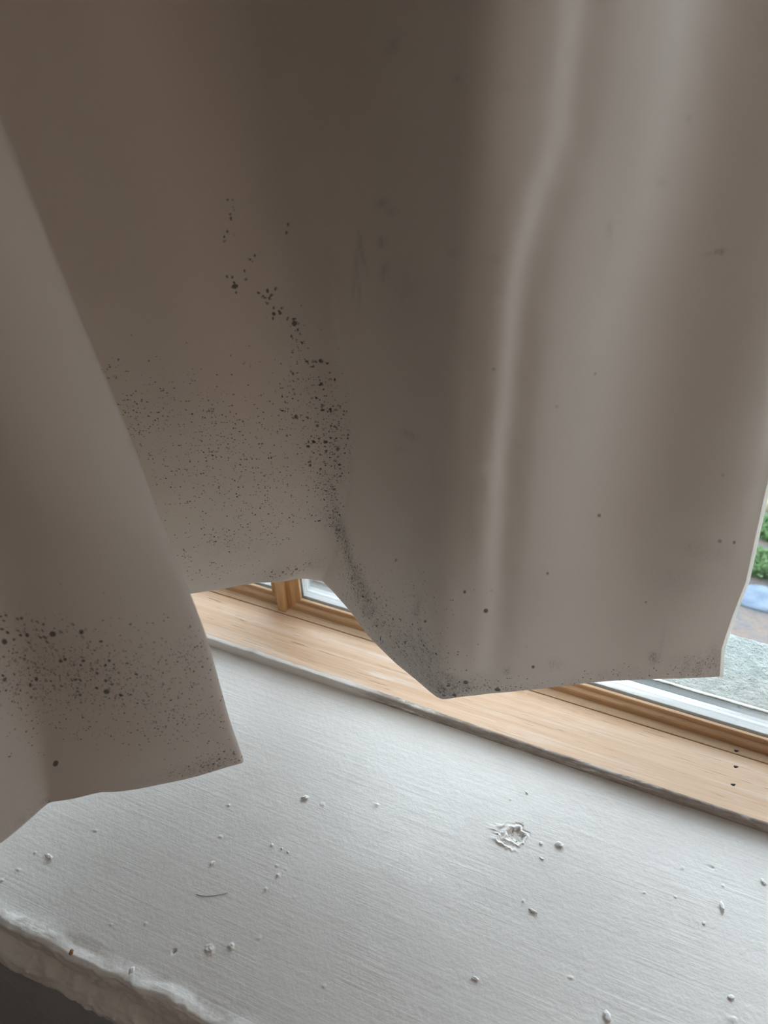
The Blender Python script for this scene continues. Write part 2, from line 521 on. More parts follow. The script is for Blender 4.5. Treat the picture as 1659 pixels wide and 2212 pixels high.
# pine board lying behind the white sill: its own thing
board = empty('pine_board', (0, 0.66, 0))
tag(board, 'bare pine board with worn front edge lying along the window', 'window board')
def build_board():
    nx = 700
    xs = np.linspace(OX0, OX1, nx)
    top = []
    rows = []
    chipx = -0.525
    prof = [(GY - .0008, -0.004), (GY - .0008, ZB - .0006), (GY - .0016, ZB), (0.72, ZB), (0.69, ZB), (0.668, ZB), (0.6630, ZB - 0.0001)]
    edge = [(0.6612, ZB - 0.0007), (0.6604, ZB - .0022)]
    P = np.zeros((len(prof) + len(edge), nx, 3))
    for j, x in enumerate(xs):
        w = 0.0006 * fbm(x, 0, 0, 12) + 0.0005 * fbm(x, 1, 0, 60)
        chip = 0.0045 * max(0, 1 - abs(x - chipx) / 0.012) * (0.6 + 0.6 * abs(fbm(x, 3, 0, 300)))
        for i, (y, z) in enumerate(prof + edge):
            k = 0 if i < 5 else (0.5 if i == 5 else 1)
            if i == 5: y = 0.6646 + (.0038 + .0030 * fbm(x, 7, 0, 24)) * min(1, max(0, (-.12 - x) / .12))
            P[i, j] = (x, y + k * (w + chip), z - (0.0018 * chip / 0.0045 if i >= 6 else 0))
    F = np.zeros((7, nx, 3))
    for j, x in enumerate(xs):
        F[0, j] = P[-4, j]; F[1, j] = P[-3, j]; F[2, j] = P[-2, j]; F[3, j] = P[-1, j]
        F[4, j] = (x, 0.6602 + .0006 * fbm(x, 4, 0, 40), 0.012)
        F[5, j] = (x, 0.6606 + .0006 * fbm(x, 5, 0, 40), 0.004)
        lift = -0.008
        F[6, j] = (x, 0.6612, lift)
    return P[:-3], F
bp, bf = build_board()
grid_mesh('top_board', bp, M_WOOD, board, flip=True).location = (0, -0.66 * S, 0)
grid_mesh('front_edge', bf, M_FRONT, board, flip=True).location = (0, -0.66 * S, 0)
def nail(x, y, z, a):
    v = []; f = []
    n = 12
    for k in range(n):
        t = 2 * math.pi * k / n
        r = 1 + 0.18 * math.sin(3 * t + x * 500)
        v.append((x + .0040 * r * math.cos(t), y - 0.66 * 1 + .0026 * r * math.sin(t) - 0.0 + .0010 * math.cos(t) * a, z + .00035))
    v = [(p[0], p[1], z - .0001) for p in v]
    v.append((x, y - 0.66, z + 0.0005))
    f = [(k, (k + 1) % n, n) for k in range(n)] + [tuple(range(n))[::-1]]
    o = mesh('nail_hole', v, f, M_DARK, board)
    return o

# frame, mullion and the two sashes of the window
PROF = [(0, .7755), (.0085, .7755), (.0112, .7770), (.0130, .7805), (.0136, .7830), (.0204, .7830), (.0216, .7842), (.0218, .7885), (.004, .7885), (.004, .812), (0, .812)]
BEAD = [(0, .8132), (.0222, .8132), (.0230, .8142), (.0230, .8154), (.0220, .8158), (.0220, .8168), (.0226, .8171), (.0226, .8188), (0, .8188)]
SP = [(.004, .7938), (.0224, .7938), (.0228, .7945), (.0228, .8122), (.0224, .8129), (.004, .8129)]
SIDE = ('bottom_rail', 'stile', 'top_rail', 'stile')
MX0, MX1 = -0.5280, -0.5132
ZT = 1.98
w1 = tag(empty('window_1', (0, 0, 0)), 'wide pine casement of the window, right of the slim mullion', kind='structure')
w2 = tag(empty('window_2', (0, 0, 0)), 'pine casement of the window, left of the slim mullion', kind='structure')
tr = tag(empty('trim_2', (0, 0, 0)), 'pine window frame with slim upright mullion', kind='structure')
boxes_mesh('bottom_strip', [(OX0, OX1, GY + .0012, .83, -.02, ZB - .0003)], M_STRIP, tr, 0.0006)
boxes_mesh('mullion', [(MX0, MX1, .7632, .83, ZB - .0003, ZT)], M_SASHV, tr, 0.0010)
boxes_mesh('jamb', [(OX0, OX0 + .02, .7632, .83, ZB, ZT)], M_SASHV, tr)
boxes_mesh('jamb', [(OX1 - .02, OX1, .7632, .83, ZB, ZT)], M_SASHV, tr)
boxes_mesh('head', [(OX0, OX1, .7632, .83, ZT, 2.0)], M_SASH, tr)
for w, x0, x1 in ((w1, MX1, OX1 - .02), (w2, OX0 + .02, MX0)):
    rect = (x0, x1, ZB, ZT)
    sash = empty('sash', (0, 0, 0), w)
    for s in range(4):
        ring_side(SIDE[s], PROF, rect, s, M_SASH if s in (0, 2) else M_SASHV, sash)
    unit = empty('glazing', (0, 0, 0), w)
    boxes_mesh('glass_pane', [(x0 + .01, x1 - .01, .7890, .7936, ZB + .01, ZT - .01)], M_GLASS, unit)
    boxes_mesh('glass_pane', [(x0 + .01, x1 - .01, .8094, .8130, ZB + .0225, ZT - .0225)], M_GLASS, unit)
    for s in range(4):
        ring_side('spacer_bar', SP, rect, s, M_SPACER, unit)
        ring_side('outer_bead', BEAD, rect, s, M_ALU, unit)

# outside: dark weather strip, sealant, rough ledge, garden ground
tag(boxes_mesh('trim_3', [(OX0, OX1, .8190, .8735, -.06, -.001)], M_GASKET), 'dark weather strip outside the glass', kind='structure')
def caulk():
    xs = np.linspace(OX0, OX1, 500)
    P = np.zeros((5, len(xs), 3))
    for j, x in enumerate(xs):
        a = 0.0012 * fbm(x, 0, 0, 26) + 0.0008 * fbm(x, 2, 0, 90)
        for i, (y, z) in enumerate(((.8718 + a, -.003), (.8721 + a, .0006), (.8736 + a * .5, .0012), (.8755, .0010), (.8775, -.003))):
            P[i, j] = (x, y, z)
    return grid_mesh('trim_4', P, M_CAULK)
tag(caulk(), 'white sealant line along the outside ledge', kind='structure')
def ledge():
    xs = np.linspace(-1.4, OX1 + .3, 620)
    ys = list(np.linspace(.872, 1.030, 90))
    P = np.zeros((len(ys) + 3, len(xs), 3))
    for j, x in enumerate(xs):
        ed = 0.006 * fbm(x, 9, 0, 9) + .003 * fbm(x, 4, 0, 40)
        for i, y in enumerate(ys):
            k = (y - .872) / .158
            sm = min(1, max(0, (y - .884) / .006))
            z = -0.0045 * k + sm * (0.0016 * fbm(x, y, 0, 40, 3) + .0022 * fbm(x, y, 3, 130, 3)) + (-.004 * max(0, (k - .95) / .05) ** 2)
            P[i, j] = (x, y + ed * k, z)
        for m, (dy, dz) in enumerate(((.004, -.012), (.004, -.05), (-.02, -.12))):
            P[len(ys) + m, j] = (x, 1.030 + ed + dy, dz)
    return grid_mesh('trim_5', P, M_STONE)
tag(ledge(), 'rough pale rendered ledge outside the window', kind='structure')
tag(boxes_mesh('ground', [(-9, 9, 0.86, 14, -1.5, -1.4)], m_ground()), 'brown garden ground', kind='structure')
tag(boxes_mesh('wall_outside', [(OX0 - .4, OX1 + .6, .872, .99, -1.5, -.05)], M_STONE), kind='structure')

# garden things seen small and soft past the curtain edge
def leafy(name, cx, cy, r, n, col, seed):
    rr = random.Random(seed)
    v = []; f = []
    for k in range(n):
        a = rr.uniform(0, 6.283); d = r * math.sqrt(rr.random())
        bx, by = cx + d * math.cos(a), cy + d * math.sin(a) * .55
        L = rr.uniform(.03, .08); w = rr.uniform(.008, .018); th = rr.uniform(0, 6.283); lean = rr.uniform(.1, .9)
        pts = []
        for q in (0, .35, .7, 1.0):
            px = bx + math.cos(th) * L * lean * q * q; py = by + math.sin(th) * L * lean * q * q
            pz = -1.4 + L * (q - .35 * lean * q * q)
            ww = w * (1 - q) ** .6 if q else w * .5
            pts.append((px, py, pz, ww))
        i0 = len(v)
        for px, py, pz, ww in pts:
            v.append((px - math.sin(th) * ww, py + math.cos(th) * ww, pz)); v.append((px + math.sin(th) * ww, py - math.cos(th) * ww, pz))
        for q in range(3):
            i = i0 + 2 * q
            f.append((i, i + 1, i + 3, i + 2))
    t = NT(name + '_leaf')
    t.base(t.mix(t.noise(t.obj(), 22, 2), tuple(c * .6 for c in col), col)); t.rough(0.6)
    return mesh(name, v, f, t.m)
g = leafy('grass_tuft', .66, 2.93, .15, 800, (0.10, 0.20, 0.06), 3)
tag(g, 'nearer green grass tuft on the ground beyond the ledge', 'grass', 'grass tufts in the garden')
g = leafy('grass_tuft', .70, 3.20, .13, 800, (0.09, 0.20, 0.055), 4)
tag(g, 'farther green grass tuft just in front of the cream boulder', 'grass', 'grass tufts in the garden')
def rock(name, c, r, mat, seed, flat=1.0):
    bm = bmesh.new()
    bmesh.ops.create_icosphere(bm, subdivisions=4, radius=1)
    for vv in bm.verts:
        k = 1 + .30 * fbm(vv.co.x + seed, vv.co.y, vv.co.z, .9) + .10 * fbm(vv.co.x + seed, vv.co.y, vv.co.z, 3.5)
        vv.co = Vector((c[0] + vv.co.x * r[0] * k, c[1] + vv.co.y * r[1] * k, c[2] + vv.co.z * r[2] * k)) * S
    me = bpy.data.meshes.new(name); bm.to_mesh(me); bm.free()
    return link(name, me, mat, None, True)
def m_rock(name, a, b):
    t = NT(name)
    t.base(t.mix(t.ramp(t.noise(t.obj(), 14, 4, .6), [(.4, 0.), (.6, 1.)]), a, b)); t.rough(.8)
    t.normal(t.bump(t.noise(t.obj(), 30, 4), .6, .01))
    return t.m
tag(rock('boulder', (.80, 3.55, -1.36), (.36, .20, .12), m_rock('sandstone', (.30, .265, .16), (.42, .39, .29)), 2),
    'cream sandstone boulder beyond the grass', 'rock')
tag(rock('paving_stone', (.74, 2.72, -1.40), (.26, .085, .035), m_rock('bluish_slate', (.10, .14, .20), (.17, .215, .27)), 5),
    'flat bluish stone on the brown ground before the grass', 'stone')

# ------------------------------------------------------------------ curtain
#CURTAIN_BEGIN
ZH = 0.17
HEM = [(0.000, -0.0124), (0.033, -0.0124), (0.065, -0.0124), (0.098, -0.0124), (0.130, -0.0124), (0.163, -0.0124), (0.195, -0.0124), (0.228, -0.0124), (0.260, -0.0124), (0.293, -0.0124), (0.323, -0.0124), (0.343, -0.0124), (0.362, -0.0124), (0.380, -0.0124), (0.398, -0.0124), (0.417, -0.0124), (0.435, -0.0124), (0.454, -0.0116), (0.472, -0.0091), (0.490, -0.0050), (0.508, -0.0006), (0.522, 0.0010), (0.535, 0.0029), (0.549, 0.0065), (0.562, 0.0102), (0.575, 0.0125), (0.589, 0.0090), (0.602, 0.0076), (0.616, 0.0064), (0.629, 0.0061), (0.642, 0.0055), (0.656, 0.0044), (0.669, 0.0030), (0.683, 0.0025), (0.696, 0.0030), (0.709, 0.0036), (0.723, 0.0041), (0.736, 0.0037), (0.750, 0.0008), (0.775, 0.0004), (0.800, 0.0001), (0.825, -0.0001), (0.850, -0.0004), (0.875, -0.0007), (0.900, -0.0009), (0.925, -0.0012), (0.950, -0.0014), (0.975, -0.0017), (1.000, -0.0020), (1.025, -0.0022), (1.051, -0.0025), (1.076, -0.0027), (1.101, -0.0030), (1.126, -0.0033), (1.151, -0.0035), (1.171, -0.0037), (1.188, -0.0039), (1.210, -0.0041), (1.231, -0.0044), (1.252, -0.0046), (1.273, -0.0048), (1.295, -0.0050), (1.316, -0.0052), (1.337, -0.0051), (1.358, -0.0041), (1.379, -0.0028), (1.401, -0.0013), (1.422, 0.0001), (1.443, 0.0013), (1.464, 0.0035), (1.485, 0.0076), (1.507, 0.0109), (1.529, 0.0159), (1.552, 0.0232), (1.574, 0.0224), (1.596, 0.0122), (1.617, 0.0027), (1.630, 0.0012), (1.643, 0.0045), (1.656, 0.0064), (1.669, 0.0083), (1.682, 0.0101), (1.694, 0.0117), (1.707, 0.0129), (1.720, 0.0136), (1.733, 0.0120), (1.745, 0.0092), (1.758, 0.0064), (1.771, 0.0060), (1.784, 0.0058), (1.796, 0.0052), (1.809, 0.0042), (1.822, 0.0032), (1.835, 0.0031), (1.847, 0.0029), (1.860, 0.0023), (1.873, 0.0010), (1.886, -0.0005), (1.898, -0.0003), (1.911, 0.0044), (1.924, 0.0068), (1.938, 0.0090), (1.951, 0.0096), (1.965, 0.0086), (1.979, 0.0091), (1.993, 0.0111), (2.006, 0.0122), (2.020, 0.0122), (2.033, 0.0113), (2.047, 0.0097), (2.061, 0.0078), (2.075, 0.0057), (2.088, 0.0036), (2.102, 0.0019), (2.116, 0.0002), (2.129, -0.0015), (2.143, -0.0026), (2.157, -0.0027), (2.170, -0.0016), (2.184, 0.0008), (2.198, 0.0036), (2.212, 0.0059), (2.226, 0.0071), (2.240, 0.0072), (2.253, 0.0064), (2.267, 0.0049), (2.280, 0.0027), (2.292, 0.0010)]
def lerp_tab(tab, Z):
    tab = np.array(tab, float)
    return np.interp(Z, tab[:, 2], tab[:, 0]), np.interp(Z, tab[:, 2], tab[:, 1])
T_LC = [(-.557, .273, .17), (-.556, .295, .253), (-.550, .320, .40), (-.545, .325, .60), (-.55, .33, 2.0)]
T_FOLD = [(-.363, .404, .169), (-.366, .404, .26), (-.368, .404, .406), (-.373, .404, .486), (-.390, .404, .632),
          (-.404, .404, .731), (-.417, .404, .828), (-.428, .404, .902), (-.445, .404, 1.05), (-.475, .404, 2.0)]
T_VAL = [(-.410, .728, .172), (-.380, .728, .262), (-.352, .726, .382), (-.345, .724, .528), (-.350, .722, .647),
         (-.357, .722, .724), (-.360, .722, .836), (-.358, .722, .929), (-.355, .722, 2.0)]
T_TIP = [(-.163, .583, .17), (-.161, .565, .36), (-.145, .535, .595), (-.139, .505, .782), (-.134, .49, .881), (-.13, .475, .955), (-.13, .46, 2.0)]
T_RE = [(.1755, .763, .17), (.164, .763, .223), (.161, .763, .277), (.159, .763, .348), (.147, .763, .438), (.141, .763, .484),
        (.138, .763, .509), (.116, .763, .63), (.099, .763, .723), (.085, .76, .85), (.07, .755, 1.0), (.05, .75, 2.0)]
R1 = [(0.143, 0.372), (0.099, 0.592), (0.105, 0.657), (0.104, 0.738), (0.107, 0.794), (0.128, 0.838), (0.168, 0.875)]
V1 = [(0.201, 0.367), (0.162, 0.586), (0.158, 0.668), (0.162, 0.749), (0.179, 0.798), (0.204, 0.834), (0.237, 0.872)]
R2 = [(0.276, 0.362), (0.231, 0.549), (0.227, 0.628), (0.27, 0.71), (0.326, 0.779), (0.35, 0.826), (0.376, 0.896)]
V2 = [(0.742, 0.328), (0.757, 0.432), (0.778, 0.584), (0.808, 0.689), (0.823, 0.759)]
PE = [(0.577, 0.339), (0.602, 0.443), (0.61, 0.596), (0.626, 0.701), (0.664, 0.769), (0.712, 0.818)]
def tabz(tab, Z):
    tab = np.array(tab); return np.interp(Z, tab[:, 1], tab[:, 0])
SEG = [80, 80, 140, 140, 170, 180, 225]       # samples per stretch
NS = sum(SEG) + 1
def curtain_rows():
    Zs = np.concatenate([np.linspace(ZH, 1.06, 430), np.linspace(1.08, 1.998, 30)])
    iv = sum(SEG[:5]); jf = sum(SEG[:3]); it = sum(SEG[:6])
    P = np.zeros((len(Zs), NS, 3))
    for i, Z in enumerate(Zs):
        LC = np.array(lerp_tab(T_LC, Z)); FO = np.array(lerp_tab(T_FOLD, Z)); VA = np.array(lerp_tab(T_VAL, Z))
        TI = np.array(lerp_tab(T_TIP, Z)); RE = np.array(lerp_tab(T_RE, Z))
        HV = FO + np.array((-.430, .088))
        K = [LC + np.array((-.30, -.40)), LC + np.array((-.07, -.17)), LC, FO, HV, VA, TI, RE]
        pts = [K[0]]
        for a, (n, p, q) in enumerate(zip(SEG, K[:-1], K[1:])):
            u = np.arange(1, n + 1) / n
            L = p[None] + (q - p)[None] * u[:, None]
            d = q - p; nn = np.array((d[1], -d[0])) / np.linalg.norm(d)
            up = (Z - ZH)
            if a == 2:      # left front fold: bellies toward the room
                L += nn * (0.010 * np.sin(np.pi * u) * (1 + 3.2 * min(up, .5)))[:, None]
            if a == 4:      # back panel: slight hollow plus a soft dimple
                L += -nn * (0.012 * np.sin(np.pi * u))[:, None]
                L += nn * (0.010 * np.exp(-((u - .60) / .10) ** 2) * math.exp(-((Z - .50) / .10) ** 2))[:, None]
                L += nn * (0.016 * np.exp(-((u - .86) / .06) ** 2) * math.exp(-((Z - .17) / .05) ** 2))[:, None]
            if a == 5:
                L += nn * (0.010 * np.sin(np.pi * u))[:, None]
            pts.append(L)
        A = np.vstack([pts[0][None]] + pts[1:])
        def smooth(A, sg):
            r = int(sg * 3) + 1
            ker = np.exp(-.5 * (np.arange(-r, r + 1) / sg) ** 2); ker /= ker.sum()
            pad = np.vstack([2 * A[0] - A[r:0:-1], A, 2 * A[-1] - A[-2:-r - 2:-1]])
            return np.stack([np.convolve(pad[:, c], ker, 'valid') for c in (0, 1)], 1)
        t = min(1.0, max(0, (Z - ZH) / .40))
        ii = np.arange(len(A))
        wv = np.exp(-((ii - iv) / 24.0) ** 2)[:, None] * (1 - .75 * min(1, max(0, (Z - .45) / .5)))      # crease of the deep valley
        wf = np.exp(-((ii - jf) / 28.0) ** 2)[:, None] * .6
        w_ = np.maximum(wv, wf)
        P[i, :, :2] = smooth(A, 2.6 + 14.0 * t) * (1 - w_) + smooth(A, 2.4 + 3.0 * t) * w_; P[i, :, 2] = Z
        # soft ripples of the right-hand panel
        n = SEG[6]; u = np.arange(0, n + 1) / n
        d = RE - TI; nn = np.array((d[1], -d[0])) / np.linalg.norm(d)
        w = min(1, .30 + (Z - ZH) * 2.2)
        g = lambda c, s_: np.exp(-((u - c) / s_) ** 2)
        r1, v1, r2, pe, v2 = (tabz(t_, Z) for t_ in (R1, V1, R2, PE, V2))
        top = 1 - .65 * min(1, max(0, (Z - .66) / .2))
        m = top * (-.16 * g(r1, .035) + .10 * g(r1 - .075, .04) + .15 * g(v1, .04)) - .15 * g((r2 + pe) / 2, max(.06, (pe - r2) / 2.3))
        m = m + .30 * g(v2, .10) - .08 * g(.97, .04)
        h = np.cumsum(m) / n; h = h - u * h[-1]
        P[i, it:, :2] += nn * (w * h)[:, None]
    d = np.linalg.norm(np.diff(P[0, :, :2], axis=0), axis=1)
    s = np.concatenate([[0], np.cumsum(d)])
    k = np.exp(-(P[:, :, 2] - ZH) / .05)
    # small unevenness of the hem
    hem = np.interp(s, [h_[0] for h_ in HEM], [h_[1] for h_ in HEM])
    P[:, :, 2] += k * hem[None]
    return P, s
#CURTAIN_END
CP, CS = curtain_rows()
UV = np.stack([np.broadcast_to(CS[None], CP.shape[:2]), CP[:, :, 2]], -1)
#MOULD_BEGIN
BLOBS = [
    ('c', 0.5386, 0.4497, 16.0, -7.3, -1.7, -57.5, 0.55), ('c', 0.505, 0.4117, 32.2, -11.0, -12.4, -27.0, 0.45), ('c', 0.5407, 0.4073, 15.4, -8.4, -7.5, -33.1, 0.4),
    ('c', 0.5757, 0.3843, 15.7, -10.6, -22.0, -31.0, 0.35), ('c', 0.5159, 0.3732, 28.0, -5.4, -7.0, -32.5, 0.35), ('c', 0.611, 0.3641, 19.5, -6.9, -7.8, -28.2, 0.4),
    ('c', 0.5515, 0.3537, 28.4, -6.1, 3.9, -35.4, 0.3), ('f', 0.6534, 0.382, 13.2, -1.1, 1.8, -25.6, 0.5), ('f', 0.6141, 0.326, 9.2, -3.1, -6.7, -20.0, 0.4),
    ('f', 0.5426, 0.3936, 12.1, -2.7, 2.5, -18.9, 0.55), ('f', 0.7137, 0.3818, 34.4, -7.6, -8.1, -24.2, 0.4), ('f', 0.7, 0.281, 22.2, -3.9, -6.1, -16.3, 0.3),
    ('f', 0.5098, 0.3403, 19.9, -3.6, -9.9, -23.4, 0.4), ('f', 0.5756, 0.2719, 14.8, -2.7, -0.2, -30.8, 0.2), ('f', 0.7133, 0.1949, 40.0, 3.9, 11.9, -48.2, 0.95),
    ('c', 0.71, 0.1917, 80.7, 12.1, 29.5, -74.2, 0.6), ('s', 0.7031, 0.1844, 33.2, 0.8, 2.2, -76.3, 0.55), ('s', 0.6452, 0.1892, 23.3, -0.5, 4.6, -81.4, 0.25),
    ('s', 0.5425, 0.3802, 11.3, -2.5, 2.3, -18.5, 0.12), ('d', 0.5266, 0.2319, 313.1, -187.3, -138.8, -164.6, 1.0), ('d', 0.5695, 0.4389, 260.3, -92.6, 32.8, -252.0, 0.9),
    ('d', 0.6054, 0.4445, 381.2, -126.1, 6.0, -303.0, 0.9), ('d', 0.5033, 0.4249, 283.2, -101.4, -95.7, -207.9, 0.8), ('d', 0.5336, 0.4311, 373.7, -133.6, 19.8, -297.2, 0.8),
    ('d', 0.6098, 0.3508, 269.5, -57.2, -9.1, -233.8, 0.8), ('d', 0.5643, 0.3953, 358.0, -83.0, 49.3, -390.7, 0.8), ('d', 0.5936, 0.3993, 370.0, -101.7, 21.1, -364.1, 0.7),
    ('d', 0.5156, 0.3553, 521.6, -97.1, -81.1, -300.4, 0.8), ('d', 0.5368, 0.457, 468.3, -174.3, 31.8, -386.9, 0.8), ('d', 0.5628, 0.4524, 453.5, -166.7, 75.0, -515.6, 0.8),
    ('s', 0.5083, 0.1695, 127.0, -15.1, -107.8, -144.5, 1.0), ('s', 0.4805, 0.1621, 36.3, 11.2, 0.6, -51.5, 0.35), ('s', 0.5183, 0.2336, 181.3, -22.2, -2.5, -17.5, 0.1),
    ('f', 1.4666, 0.4338, 14.4, -1.9, -1.1, -10.7, 0.34), ('f', 1.4386, 0.4591, 14.7, -2.3, -1.0, -14.8, 0.28), ('f', 1.5057, 0.3561, 14.2, 0.4, -0.9, -12.6, 0.24),
    ('f', 1.4106, 0.5293, 33.9, -7.6, -0.7, -26.1, 0.22), ('f', 1.3719, 0.5677, 32.7, -87.2, -57.4, -0.9, 0.6), ('f', 1.3732, 0.5205, 37.2, -59.8, -44.4, -8.8, 0.7),
    ('f', 1.3759, 0.4796, 42.3, -64.6, -34.1, -7.0, 0.6), ('f', 1.3768, 0.4391, 44.2, -66.9, -27.7, -5.4, 0.3), ('c', 1.4622, 0.5036, 181.2, -27.2, -7.1, -86.9, 0.95),
    ('f', 1.4622, 0.5036, 142.4, -21.4, -6.4, -77.7, 0.95), ('f', 1.5112, 0.5724, 144.8, -67.5, -126.6, -238.2, 0.95), ('d', 1.5602, 0.4955, 401.7, -27.4, -8.3, -300.7, 0.8),
    ('d', 1.5173, 0.6662, 71.2, -407.4, -277.6, 13.6, 0.8), ('d', 1.5517, 0.6599, 548.8, -99.6, -3.2, -491.7, 0.4), ('c', 1.5266, 0.7422, 197.8, -34.7, -0.9, -75.2, 0.5),
    ('c', 1.5198, 0.7181, 274.6, -58.5, -1.4, -101.8, 0.5), ('c', 1.5422, 0.699, 145.6, -29.7, -1.6, -198.0, 0.5), ('c', 1.5173, 0.6688, 214.0, -43.9, -1.4, -78.9, 0.6),
    ('c', 1.5517, 0.6599, 89.3, 12.9, 43.9, -117.8, 0.85), ('c', 1.5534, 0.6414, 128.4, -19.5, -0.8, -99.8, 0.45), ('c', 1.5733, 0.621, 140.2, -18.8, -0.2, -96.6, 0.75),
    ('c', 1.5716, 0.5964, 195.2, -25.8, -0.3, -47.9, 0.45), ('c', 1.5745, 0.5596, 72.6, -9.9, -0.4, -39.7, 0.5), ('c', 1.5886, 0.5658, 55.4, -33.7, -39.0, -50.5, 0.5),
    ('c', 1.5992, 0.548, 108.2, -12.5, -0.3, -111.1, 0.7), ('c', 1.5626, 0.5598, 141.8, -19.3, -0.9, -61.2, 0.3), ('c', 1.546, 0.5064, 125.2, -28.8, -51.9, -200.5, 0.8),
    ('c', 1.5603, 0.4969, 191.1, -13.1, -3.9, -143.3, 0.8), ('c', 1.5856, 0.5103, 57.4, -3.0, -0.7, -48.5, 0.5), ('c', 1.609, 0.4962, 67.8, -2.4, 1.2, -47.3, 0.7),
    ('c', 1.605, 0.4563, 76.0, -2.2, -0.5, -51.7, 0.95), ('c', 1.5911, 0.4492, 42.9, -20.2, -20.6, -25.0, 0.55), ('c', 1.6097, 0.4104, 94.0, -1.7, 0.4, -33.4, 0.75),
    ('c', 1.5843, 0.4188, 65.7, -2.6, -1.1, -49.4, 0.3), ('c', 1.5579, 0.4574, 51.4, -3.1, -1.1, -33.9, 0.22), ('f', 1.5826, 0.5069, 28.3, -9.8, -8.0, -16.6, 0.4),
    ('f', 1.5993, 0.449, 40.9, -1.1, -0.4, -19.1, 0.7), ('f', 1.5628, 0.4498, 45.9, -2.6, -0.8, -26.8, 0.35), ('f', 1.565, 0.547, 48.7, -6.5, -0.3, -22.3, 0.3),
    ('f', 1.6003, 0.3605, 100.5, 36.4, 14.7, -25.9, 1.0), ('c', 1.5997, 0.365, 134.7, 48.4, 21.5, -38.1, 0.6), ('f', 1.617, 0.3049, 87.5, 29.8, 10.2, -18.9, 0.85),
    ('f', 1.6564, 0.2737, 23.4, 32.5, 20.9, -20.3, 0.95), ('c', 1.6281, 0.2903, 42.6, 47.7, 22.9, -23.1, 0.4), ('f', 1.7031, 0.2533, 13.6, 24.5, 22.9, -17.9, 0.85),
    ('f', 1.7456, 0.2298, 10.2, 13.1, 21.6, -14.5, 0.6), ('f', 1.8015, 0.2091, 6.8, 11.6, 23.6, -13.0, 0.5), ('f', 1.8533, 0.3088, 21.7, 1.5, 15.7, -17.7, 0.3),
    ('f', 1.5843, 0.3699, 82.0, 9.2, -0.9, -38.0, 0.4), ('s', 1.6098, 0.3331, 156.6, 43.6, 5.7, -16.9, 0.4), ('s', 1.6605, 0.2771, 38.4, 48.7, 15.6, -15.4, 0.4),
    ('s', 1.7123, 0.2492, 27.2, 39.3, 17.3, -13.7, 0.4), ('s', 1.7576, 0.2308, 17.0, 28.9, 23.9, -15.3, 0.3), ('s', 1.8177, 0.2035, 14.5, 21.5, 24.1, -13.0, 0.3),
    ('f', 1.4701, 0.2851, 22.6, -1.6, -11.9, -47.0, 0.5), ('f', 1.5319, 0.3274, 24.9, 1.5, -1.9, -27.2, 0.3), ('f', 1.5613, 0.2121, 40.3, 14.5, 12.8, -103.7, 0.95),
    ('c', 1.5638, 0.2101, 55.6, 20.4, 9.4, -140.2, 0.5), ('f', 1.4059, 0.2538, 86.9, -3.5, -7.1, -45.8, 0.5), ('f', 1.4516, 0.2167, 16.5, 1.3, -2.1, -47.2, 0.4),
    ('c', 1.4483, 0.2855, 38.1, -8.2, -44.7, -82.9, 0.3), ('s', 1.5943, 0.2197, 65.3, 15.0, -0.6, -44.0, 0.35), ('s', 1.4635, 0.2664, 14.3, -0.3, -3.3, -25.4, 0.15),
    ('s', 1.517, 0.1944, 14.9, 3.5, 8.1, -88.1, 0.2), ('s', 1.9117, 0.1959, 33.0, 4.1, 9.6, -44.0, 0.9), ('s', 1.9393, 0.2043, 27.1, 2.8, 4.2, -40.0, 0.35),
    ('s', 1.9139, 0.2294, 101.9, -7.6, -32.8, -105.0, 0.9), ('s', 1.8567, 0.258, 12.0, 16.6, 26.5, -16.0, 0.42), ('s', 1.8529, 0.3289, 139.4, -15.1, 31.8, -45.4, 0.6),
    ('s', 1.8783, 0.2216, 27.3, 1.6, 24.8, -23.0, 0.35), ('s', 2.1985, 0.2178, 136.3, -27.9, -34.0, -77.0, 0.8), ('s', 2.2049, 0.2518, 349.0, 19.0, -4.6, -38.0, 0.25),
    ('s', 2.0575, 0.2244, 85.7, 4.1, -29.0, -87.5, 0.4), ('s', 1.992, 0.2292, 204.1, 14.7, -13.2, -106.7, 0.65), ('s', 2.1303, 0.1789, 5.8, 0.4, -0.7, -68.7, 0.22),
    ('s', 2.2546, 0.2005, 34.0, 1.6, -3.8, -42.0, 0.5), ('s', 2.2818, 0.2083, 100.4, 5.4, -5.3, -28.2, 0.45), ('d', 1.936, 0.2146, 286.9, 7.5, -31.9, -192.0, 0.7),
    ('d', 1.9804, 0.1874, 244.8, 5.5, -41.1, -241.6, 0.8), ('d', 1.9213, 0.1834, 340.9, 6.7, -69.8, -227.6, 0.8), ('f', 1.9652, 0.1935, 19.6, 1.7, -9.7, -64.7, 0.6),
    ('f', 2.15, 0.1791, 9.1, 0.7, 2.0, -69.1, 0.32), ('f', 2.2549, 0.1959, 32.4, 1.5, -4.1, -49.4, 0.5), ('f', 1.8826, 0.226, 4.0, 12.9, 29.3, -13.5, 0.35),
    ('d', 1.9534, 0.3599, 194.1, -127.6, -307.4, -199.0, 0.85), ('d', 1.9251, 0.401, 464.0, 45.4, 32.0, -304.8, 0.7), ('d', 2.0257, 0.4106, 423.1, 55.8, -138.8, -333.5, 0.6),
    ('d', 2.0944, 0.4647, 292.7, 33.4, -146.9, -316.9, 0.6), ('d', 2.0269, 0.2302, 402.3, 38.1, -75.7, -259.3, 0.7), ('d', 2.175, 0.3165, 484.8, 74.7, 63.8, -326.3, 0.5),
    ('d', 2.2421, 0.4258, 186.5, -158.3, -249.5, -202.6, 0.5), ('d', 2.2607, 0.4211, 422.6, 83.7, -59.9, -299.2, 0.6), ('d', 2.2311, 0.518, 378.3, 38.7, 31.3, -295.5, 0.4),
